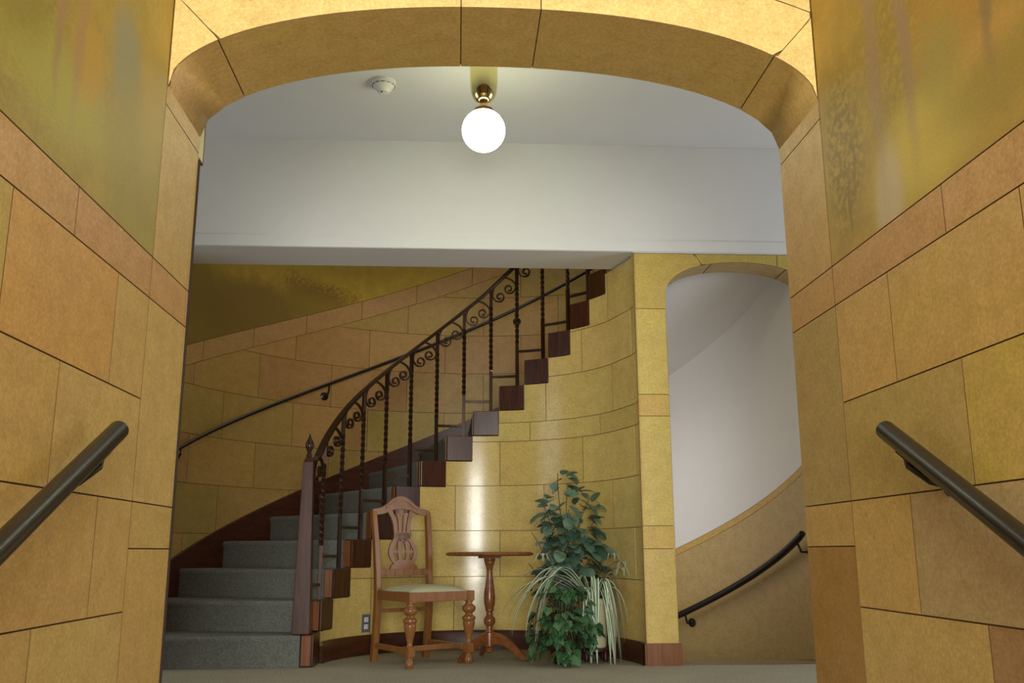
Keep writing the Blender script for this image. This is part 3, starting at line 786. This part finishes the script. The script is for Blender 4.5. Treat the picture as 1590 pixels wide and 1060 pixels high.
# local: +x along the wall, +y out into the room
mb = MB(); mb.box(-.036, .036, 0, .007, -.058, .058); mb.build('cover_plate', 'outlet_plate', t, False, .002)
for s in (-1, 1):
    mb = MB(); mb.obox((0, .008, s*.023), (1, 0, 0), (0, 1, 0), (0, 0, 1), .017, .003, .0155); o = mb.build('socket', 'outlet_face', t, False, .003)
    mb = MB(); mb.box(-.0085, -.006, .0108, .0116, s*.023-.002, s*.023+.008); mb.box(.006, .0085, .0108, .0116, s*.023-.002, s*.023+.008); mb.box(-.002, .002, .0108, .0116, s*.023-.010, s*.023-.006)
    mb.build('slots', 'dark_slot', o)

# ---------------------------------------------------------------- chair
ch = thing('dining_chair', 'carved wooden dining chair with pierced back and striped pale cushion', 'chair', (-.225, 6.145, 0), R(34.5))
FW, FY, RW, RY = .215, -.215, .195, .215
def leg_profile():
    return [(.018, 0), (.024, .006), (.027, .02), (.027, .032), (.018, .05), (.016, .06), (.021, .066), (.021, .07)]
for s in (-1, 1):
    mb = MB(); c = (s*FW, FY)
    mb.lathe(leg_profile(), 16, c)
    mb.box(c[0]-.023, c[0]+.023, c[1]-.023, c[1]+.023, .068, .122)
    mb.lathe([(.02, .12), (.021, .126), (.016, .134), (.018, .15), (.024, .175), (.032, .21), (.038, .238), (.038, .25), (.034, .256), (.041, .262), (.043, .272), (.041, .281), (.030, .287), (.024, .293), (.022, .302),
              (.034, .31), (.042, .322), (.043, .334), (.038, .346), (.026, .354), (.021, .362), (.022, .37), (.028, .374), (.028, .38)], 18, c)
    mb.box(c[0]-.025, c[0]+.025, c[1]-.025, c[1]+.025, .378, .438)
    mb.build('leg', 'chair_wood', ch, True)
    # rear leg running up as back post
    mb = MB(); path = [(s*RW, RY+.035, 0), (s*RW, RY+.018, .12), (s*RW, RY+.004, .28), (s*RW, RY, .42), (s*(RW+.002), RY+.008, .55), (s*(RW+.008), RY+.028, .74), (s*(RW+.013), RY+.055, .905), (s*(RW+.013), RY+.06, .935)]
    mb.tube(path, [1.05, 1.05, 1.05, 1.05, 1, .95, .9, .85], up=(0, 1, 0), rect=(.019, .018)); mb.build('back_post', 'chair_wood', ch, False, .004)
mb = MB(); mb.box(-FW, FW, FY-.018, FY+.006, .38, .437); mb.box(-RW, RW, RY-.012, RY+.012, .38, .437)
for s in (-1, 1): mb.tube([(s*FW, FY, .4085), (s*(RW+.003), RY, .4085)], 1, rect=(.0115, .0285))
mb.build('seat_frame', 'chair_wood', ch, False, .003)
# slip seat: domed trapezoid
mb = MB(); V = []; Fc = []; NX, NY = 12, 10
for lay in (0, 1):
    for j in range(NY+1):
        for i in range(NX+1):
            u, v = i/NX*2-1, j/NY*2-1
            hw = FW*1.0+(RW-FW)*(v+1)/2; x = u*(hw-.002); y = (FY-.010)+(RY-.022-FY+.010)*(v+1)/2
            e = (1-abs(u)**5)*(1-abs(v)**5); z = .437 if lay == 0 else .440+.026*e**.6+.010*(1-u*u)*(1-v*v)
            V.append((x, y, z))
n1 = (NX+1)*(NY+1)
for j in range(NY):
    for i in range(NX):
        a = j*(NX+1)+i; q = (a, a+1, a+NX+2, a+NX+1); Fc.append(q[::-1]); Fc.append(tuple(n1+x for x in q))
for i in range(NX): Fc += [(i, i+1, n1+i+1, n1+i), (NY*(NX+1)+i+1, NY*(NX+1)+i, n1+NY*(NX+1)+i, n1+NY*(NX+1)+i+1)]
for j in range(NY): Fc += [((j+1)*(NX+1), j*(NX+1), n1+j*(NX+1), n1+(j+1)*(NX+1)), (j*(NX+1)+NX, (j+1)*(NX+1)+NX, n1+(j+1)*(NX+1)+NX, n1+j*(NX+1)+NX)]
mb.add(V, Fc); mb.build('seat_cushion', 'cushion', ch, 'all')
# crest rail: arched outline
def cry(z): return RY+.010+max(0, (z-.55))*.135
up_ = [(-.226, .928), (-.215, .952), (-.19, .955), (-.15, .962), (-.11, .985), (-.07, 1.018), (-.035, 1.036), (0, 1.042)]
lo_ = [(-.206, .905), (-.195, .915), (-.17, .918), (-.14, .922), (-.11, .932), (-.07, .948), (-.035, .955), (0, .957)]
upp = up_+[(-x, z) for x, z in up_[-2::-1]]; low = lo_+[(-x, z) for x, z in lo_[-2::-1]]
mb = MB(); V = []; Fc = []
for (x, z), (x2, z2) in zip(upp, low):
    V += [(x, cry(z)-.014, z), (x, cry(z)+.014, z), (x2, cry(z2)+.014, z2), (x2, cry(z2)-.014, z2)]
for i in range(len(upp)-1):
    for j in range(4): Fc.append((4*i+j, 4*i+(j+1) % 4, 4*i+4+(j+1) % 4, 4*i+4+j))
Fc += [(0, 1, 2, 3), tuple(4*(len(upp)-1)+j for j in (3, 2, 1, 0))]
mb.add(V, Fc); cr = mb.build('crest_rail', 'chair_wood', ch, True)
mb = MB(); V = []
mb.tube([(x*.8, cry(z)-.017, (z+z2)/2+.02) for (x, z), (x2, z2) in list(zip(upp, low))[3:-3]], 1, up=(0, 1, 0), rect=(.006, .004)); mb.build('carved_molding', 'chair_wood', cr, True)
# pierced splat: ribbons that spread, meet at the waist, bulge and meet again
mb = MB()
def ribbon(pts, ws, t=.007):
    V = []; Fc = []
    for (x, z), w in zip(pts, ws):
        V += [(x-w, cry(z)-t, z), (x+w, cry(z)-t, z), (x+w, cry(z)+t, z), (x-w, cry(z)+t, z)]
    for i in range(len(pts)-1):
        for j in range(4): Fc.append((4*i+j, 4*i+(j+1) % 4, 4*i+4+(j+1) % 4, 4*i+4+j))
    Fc.extend([(3, 2, 1, 0), tuple(4*(len(pts)-1)+j for j in range(4))]); mb.add(V, Fc)
for s in (-1, 1):
    ribbon([(s*.088, .945), (s*.066, .90), (s*.052, .85), (s*.046, .79), (s*.048, .765), (s*.072, .735), (s*.092, .695), (s*.094, .66), (s*.078, .625), (s*.052, .60)],
           [.022, .014, .013, .015, .017, .016, .015, .015, .016, .02])
    ribbon([(s*.034, .955), (s*.022, .90), (s*.017, .85), (s*.015, .79), (s*.016, .765), (s*.027, .73), (s*.032, .69), (s*.030, .65), (s*.022, .62), (s*.016, .60)],
           [.014, .009, .009, .014, .017, .011, .010, .010, .012, .017])
ribbon([(0, .955), (0, .93), (0, .915)], [.05, .03, .008])
ribbon([(0, .80), (0, .77), (0, .745)], [.05, .062, .03])
ribbon([(0, .685), (0, .67)], [.10, .10], .004)
ribbon([(0, .625), (0, .605), (0, .59), (0, .565)], [.05, .07, .095, .105], .009)
mb.build('back_splat', 'chair_wood', ch, True)
mb = MB(); mb.box(-RW, RW, cry(.55)-.012, cry(.55)+.012, .525, .567)
br = mb.build('back_rail', 'chair_wood', ch, False, .003)
for x in (-.14, -.07, 0, .07, .14):
    mb = MB(); mb.obox((x, cry(.55)-.0125, .546), (1, 0, 0), (0, 1, 0), (0, 0, 1), .004, .004, .019); mb.build('flute', 'chair_wood', br, False, .002)
mb = MB()
for s in (-1, 1):
    mb = MB(); mb.tube([(s*FW, FY, .095), (s*(FW+RW)/2, 0, .098), (s*RW, RY+.02, .10)], 1, rect=(.010, .016)); mb.build('side_stretcher', 'chair_wood', ch, False, .002)
mb = MB(); mb.tube([(-FW+.02, FY+.13, .097), (-.1, FY+.12, .099), (.1, FY+.12, .099), (FW-.02, FY+.13, .097)], 1, rect=(.012, .015)); mb.build('cross_stretcher', 'chair_wood', ch, False, .002)
mb = MB(); mb.box(-RW, RW, RY-.006, RY+.012, .298, .322); mb.build('rear_stretcher', 'chair_wood', ch, False, .002)

# ---------------------------------------------------------------- pedestal table
tb = thing('pedestal_table', 'small round wooden pedestal table on three curved feet', 'table', (.21, 6.29, 0))
mb = MB(); mb.lathe([(.05, .648), (.262, .648), (.278, .650), (.287, .656), (.289, .663), (.284, .669), (.276, .671), (.27, .6745), (.05, .675)], 56); mb.build('tabletop', 'table_wood', tb, True)
mb = MB(); mb.obox((0, 0, .641), (.89, .45, 0), (-.45, .89, 0), (0, 0, 1), .07, .03, .007); mb.build('cleat', 'table_wood', tb, False, .002)
mb = MB(); mb.lathe([(.038, .633), (.038, .618), (.033, .612), (.034, .604), (.030, .596), (.024, .58), (.0195, .555), (.021, .52), (.027, .47), (.034, .42), (.037, .385), (.036, .355), (.031, .33), (.026, .318), (.029, .314), (.029, .306),
                     (.022, .30), (.020, .285), (.023, .268), (.034, .258), (.038, .245), (.037, .228), (.029, .215), (.022, .208), (.021, .19), (.026, .178), (.026, .172), (.037, .166), (.038, .15), (.038, .085), (.03, .078), (.024, .074), (.022, .064), (.027, .058), (.026, .048), (.014, .042), (.002, .041)], 24)
mb.build('column', 'table_wood', tb, True)
for adeg in (-27, 100, 222):
    u = Vector((math.cos(R(adeg)), math.sin(R(adeg)), 0)); w = Vector((-u.y, u.x, 0))
    cen = [(.03, .130, .036), (.07, .128, .032), (.11, .115, .028), (.15, .092, .025), (.185, .064, .022), (.215, .038, .020), (.245, .0185, .0175), (.268, .0125, .012)]
    V = []; Fc = []
    for i, (r, z, hgt) in enumerate(cen):
        a = cen[max(0, i-1)]; b = cen[min(len(cen)-1, i+1)]; tt = Vector((b[0]-a[0], b[1]-a[1])).normalized(); nn = Vector((-tt.y, tt.x))
        for sg, ws in ((-1, -1), (-1, 1), (1, 1), (1, -1)):
            rr, zz = r+nn.x*hgt*sg, z+nn.y*hgt*sg; V.append(u*rr+w*.0135*ws+Vector((0, 0, max(.001, zz))))
    for i in range(len(cen)-1):
        for j in range(4): Fc.append((4*i+j, 4*i+(j+1) % 4, 4*i+4+(j+1) % 4, 4*i+4+j))
    Fc += [(0, 1, 2, 3), tuple(4*(len(cen)-1)+j for j in (3, 2, 1, 0))]
    mb = MB(); mb.add(V, Fc); mb.build('foot', 'table_wood', tb, False, .004)

# ---------------------------------------------------------------- plants
def leaf_mesh(name, L, Wd, mat, fold=.25, droop=.25, lobes=False):
    rows = [(0, .03), (.08, .48), (.24, .88), (.45, 1.), (.65, .95), (.82, .72), (.94, .36), (1., .0)]
    if lobes: rows = [(0, .1), (-.05, .5), (.12, .95), (.3, .8), (.42, .98), (.6, .62), (.8, .34), (1., .0)]
    mb = MB(); UV = []
    for f, w in rows:
        y = f*L; z = -droop*L*f*f; hw = w*Wd/2
        for s in (-1, 0, 1): mb.v.append((s*hw, y, z+(abs(s)*hw*fold))); UV.append((.5+.5*s*w, f))
    for i in range(len(rows)-1):
        for j in (0, 1): mb.f.append((3*i+j, 3*i+j+1, 3*i+4+j, 3*i+3+j))
    return mb.mesh(name, mat, 'all', 0, UV)
LEAVES = [leaf_mesh('leaf', .112, .084, 'leaf_green', .18, .2), leaf_mesh('leaf', .095, .074, 'leaf_green', .25, .3), leaf_mesh('leaf', .12, .078, 'leaf_green', .12, .35)]
IVY = [leaf_mesh('leaf', .058, .056, 'leaf_ivy', .2, .2, True), leaf_mesh('leaf', .046, .046, 'leaf_ivy', .25, .35, True)]
def put_leaf(parent, me, pos, direction, roll, scale):
    o = bpy.data.objects.new('leaf', me); COL.objects.link(o); o.parent = parent
    d = Vector(direction).normalized(); q = d.to_track_quat('Y', 'Z')
    o.rotation_mode = 'QUATERNION'; q2 = q @ Matrix.Rotation(roll, 4, 'Y').to_quaternion()
    o.rotation_quaternion = q2; o.location = pos; o.scale = (scale,)*3
    return o
rng = random.Random(11)
def inside(x, y, m=.05): return math.hypot(x-CX, y-CY) < R1-m
# tall foliage plant
tx, ty = .70, 6.36
tp = thing('tall_foliage_plant', 'tall leafy green plant reaching up behind the striped spider plant', 'potted plant', (tx, ty, 0))
mb = MB(); mb.lathe([(.078, 0), (.085, .01), (.098, .24), (.108, .25), (.108, .28), (.098, .28), (.094, .26)], 24, caps=False); mb.lathe([(.001, .001), (.078, .001)], 24, caps=False); mb.build('pot', 'pot_dark', tp, True)
mb = MB(); mb.lathe([(.002, .262), (.095, .258)], 24, caps=False); mb.build('soil', 'soil', tp)
# envelope: z, centre offset x, half width x, half depth
ENV = [(.34, .02, .22, .13), (.45, .02, .25, .16), (.58, .03, .28, .16), (.70, .05, .29, .16), (.82, .06, .28, .15), (.92, .06, .27, .14), (1.0, .07, .24, .13), (1.06, .0, .16, .10), (1.12, .0, .10, .07), (1.18, .015, .06, .04)]
def env(z):
    for a, b in zip(ENV[:-1], ENV[1:]):
        if z <= b[0]:
            f = max(0, (z-a[0])/(b[0]-a[0])); return [a[i]+f*(b[i]-a[i]) for i in (1, 2, 3)]
    return ENV[-1][1:]
stems = []
for i, (ex, ey, ez) in enumerate([(.0, -.02, 1.19), (.05, -.03, 1.12), (.17, -.03, 1.03), (.21, 0, .92), (-.14, -.05, .98), (-.19, -.03, .80), (-.20, -.04, .60), (.12, -.12, .85), (.02, -.14, .95), (-.08, -.13, .75), (.2, -.06, .7), (-.18, .0, .5), (.05, .08, .9)]):
    bx, by = rng.uniform(-.05, .05), rng.uniform(-.05, .05); pts = []
    for k in range(13):
        f = k/12; z = .26+(ez-.26)*f; sway = .03*math.sin(f*5+i)
        pts.append(Vector((bx+(ex-bx)*f**1.3+sway*f, by+(ey-by)*f**1.4+.02*math.sin(f*4+2*i)*f, z)))
    mb = MB(); mb.tube(pts, [.006*(1-.6*k/12) for k in range(13)], n=6); mb.build('stem', 'plant_stem', tp, 'all')
    stems.append(pts)
cnt = 0; tries = 0
while cnt < 284 and tries < 6000:
    tries += 1
    pts = rng.choice(stems); k = rng.uniform(2.2, 12); i = int(k); f = k-i
    p = pts[i].lerp(pts[min(12, i+1)], f)
    if rng.random() < .5 and p.z < .5: continue
    cx_, hx, hy = env(p.z)
    a = rng.uniform(0, 2*PI); rr = rng.uniform(.2, 1)**.6
    q = Vector((cx_+hx*rr*math.cos(a)*.95, hy*rr*math.sin(a)*.9, p.z+rng.uniform(-.04, .04)))
    if rng.random() < .35: q = p+Vector((rng.uniform(-.02, .02), rng.uniform(-.02, .02), 0))
    wx, wy = tx+q.x, ty+q.y
    out = Vector((q.x-cx_+rng.uniform(-.08, .08), q.y+rng.uniform(-.08, .08)-.03, 0))
    if out.length < .01: continue
    out.normalize(); d = Vector((out.x, out.y, rng.uniform(-.75, .35)))
    if not inside(wx+d.x*.11, wy+d.y*.11, .03): continue
    if min(math.hypot(wx-.21, wy-6.29), math.hypot(wx+d.x*.11-.21, wy+d.y*.11-6.29)) < .32: continue
    put_leaf(tp, LEAVES[rng.randrange(3)], q, d, rng.uniform(-.5, .5), rng.uniform(.7, 1.12)); cnt += 1
for q, d, s in [((.03, -.03, 1.17), (.6, -.3, .35), .8), ((.0, -.03, 1.18), (.2, -.4, .3), .8), ((.0, -.03, 1.15), (-.7, -.4, -.2), .75), ((-.01, -.02, 1.1), (-.8, -.3, -.4), .8), ((.09, -.04, 1.06), (.6, -.4, .6), .75), ((.12, -.04, 1.07), (.9, -.3, .1), .95),
                ((.2, -.03, 1.0), (.4, -.3, .7), .8), ((.23, -.03, .98), (.9, -.2, -.3), .85), ((.17, -.03, 1.02), (-.3, -.3, .5), .7), ((-.1, -.05, .99), (-.8, -.4, .3), .95), ((-.14, -.05, .92), (-.9, -.3, -.5), .95)]:
    put_leaf(tp, LEAVES[rng.randrange(2)], Vector(q), Vector(d), rng.uniform(-.3, .3), s)
# spider plant on a low stand
rng = random.Random(21)
sxp, syp = .875, 6.17
sp = thing('spider_plant', 'striped spider plant arching from a cream pot at the right of the greenery', 'potted plant', (sxp, syp, .081))
mb = MB(); mb.lathe([(.070, 0), (.076, .006), (.096, .26), (.102, .265), (.102, .30), (.094, .30), (.09, .28)], 28, caps=False); mb.lathe([(.001, .001), (.07, .001)], 24, caps=False); mb.build('pot', 'pot_cream', sp, True)
mb = MB(); mb.lathe([(.002, .29), (.0905, .282)], 24, caps=False); mb.build('soil', 'soil', sp)
def blade(parent, base, ang, L, rise, drop, wid, seed):
    r = random.Random(seed); n = 14; pts = []; u = Vector((math.cos(ang), math.sin(ang), 0)); side = Vector((-u.y, u.x, 0))
    bend = r.uniform(-.04, .04)
    for i in range(n+1):
        f = i/n; pts.append(Vector(base)+u*(L*(1-(1-f)**1.6))+side*bend*f*f+Vector((0, 0, rise*math.sin(min(1, f*1.7)*PI/2)-drop*max(0, f-.22)**1.5*1.45)))
    mb = MB(); UV = []
    for i, p in enumerate(pts):
        f = i/n; w = wid*min(1, .55+f*2)*(1-f**3.5)+.0006
        for s in (-1, 0, 1): mb.v.append(tuple(p+side*w*s+Vector((0, 0, abs(s)*w*.55)))); UV.append((.5+.5*s, f))
    for i in range(n):
        for j in (0, 1): mb.f.append((3*i+j, 3*i+j+1, 3*i+4+j, 3*i+3+j))
    o = bpy.data.objects.new('leaf', mb.mesh('leaf', 'leaf_spider', 'all', 0, UV)); COL.objects.link(o); o.parent = parent
    return o
for i in range(46):
    ang = rng.uniform(0, 2*PI)
    if math.sin(ang) > .35 and rng.random() < .7: ang = -ang
    if i < 15: ang = R(rng.uniform(184, 216))
    elif i < 27: ang = R(rng.uniform(-115, -35))
    elif i < 36: ang = R(rng.uniform(-40, 15))
    L = rng.uniform(.10, .30); 
    if i < 15: L = rng.uniform(.36, .58)
    e = Vector((sxp+L*math.cos(ang), syp+L*math.sin(ang), 0))
    while not inside(e.x, e.y, .04): L *= .85; e = Vector((sxp+L*math.cos(ang), syp+L*math.sin(ang), 0))
    blade(sp, (.02*math.cos(ang), .02*math.sin(ang), .29), ang, L, rng.uniform(.10, .22)+(.07 if i < 15 else 0), rng.choice([.2, .3, .4, .5])+rng.uniform(0, .12), rng.uniform(.010, .016), 50+i)
for ang, L, zz in ((R(200), .36, .30), (R(-8), .20, .24), (R(-40), .22, .20), (R(8), .14, .30)):
    u = Vector((math.cos(ang), math.sin(ang), 0)); pts = [Vector((0, 0, .29))+u*(L*f)+Vector((0, 0, zz*math.sin(f*2.0))) for f in frange(0, 1, 10)]
    mb = MB(); mb.tube(pts, .0022, n=5); mb.build('runner', 'plant_stem', sp, 'all')
    for j in range(7):
        a2 = j*2*PI/7+.3; Lj = .055
        if not inside(sxp+pts[-1].x+Lj*math.cos(a2), syp+pts[-1].y+Lj*math.sin(a2), .02): continue
        blade(sp, pts[-1], a2, Lj, .03, .06, .004, 200+j)
std = thing('plant_stand', 'low dark wooden plant stand under the cream pot', 'plant stand', (sxp, syp, 0))
mb = MB(); mb.lathe([(.115, .062), (.122, .066), (.122, .076), (.115, .080), (.001, .080)], 28, caps=False); mb.lathe([(.001, .062), (.115, .062)], 28, caps=False); mb.build('top', 'stand_wood', std, True)
for a in (45, 135, 225, 315):
    x, y = .085*math.cos(R(a)), .085*math.sin(R(a)); mb = MB(); mb.lathe([(.012, 0), (.017, .012), (.013, .03), (.018, .063)], 10, (x, y)); mb.build('leg', 'stand_wood', std, True)
# trailing ivy
rng = random.Random(5)
ix, iy = .665, 6.02
iv = thing('trailing_ivy', 'dense dark green ivy spilling down to the carpet beside the table', 'potted plant', (ix, iy, 0))
mb = MB(); mb.lathe([(.062, 0), (.066, .005), (.082, .27), (.087, .28), (.087, .30), (.080, .30), (.078, .285)], 22, caps=False); mb.lathe([(.001, .001), (.062, .001)], 22, caps=False); mb.build('pot', 'pot_dark', iv, True)
mb = MB(); mb.lathe([(.002, .29), (.0785, .286)], 22, caps=False); mb.build('soil', 'soil', iv)
vines = []
for i in range(26):
    a = R(150+i*(265/25)); L = rng.uniform(.06, .185); end = rng.uniform(.012, .16)
    u = Vector((math.cos(a), math.sin(a), 0)); pts = []
    for k in range(12):
        f = k/11; rad = .03+L*math.sin(min(1, f*1.6)*PI/2)*1.0; z = .29+.16*math.sin(min(1, f*2.2)*PI)*(1 if f < .45 else 0)
        if f >= .45: z = .29-(f-.45)/.55*(.29-end)
        pts.append(u*rad+Vector((.012*math.sin(k+i), .012*math.cos(k*1.3+i), z)))
    mb = MB(); mb.tube(pts, .0025, n=5); mb.build('vine', 'plant_stem', iv, 'all'); vines.append((u, pts))
for i in range(290):
    u, pts = vines[(i % 26) if i % 2 else rng.randrange(7, 19)]; k = 11-10*rng.random()**1.35; j = int(k); p = pts[j].lerp(pts[min(11, j+1)], k-j)
    d = u*1.0+Vector((rng.uniform(-.6, .6), rng.uniform(-.6, .6), rng.uniform(-1.1, .2)))
    p = p+u*rng.uniform(-.01, .02)
    o = put_leaf(iv, IVY[rng.randrange(2)], p, d, rng.uniform(-.6, .6), rng.uniform(.9, 1.45))
    if p.z < .06: o.location.z = max(.05, p.z)
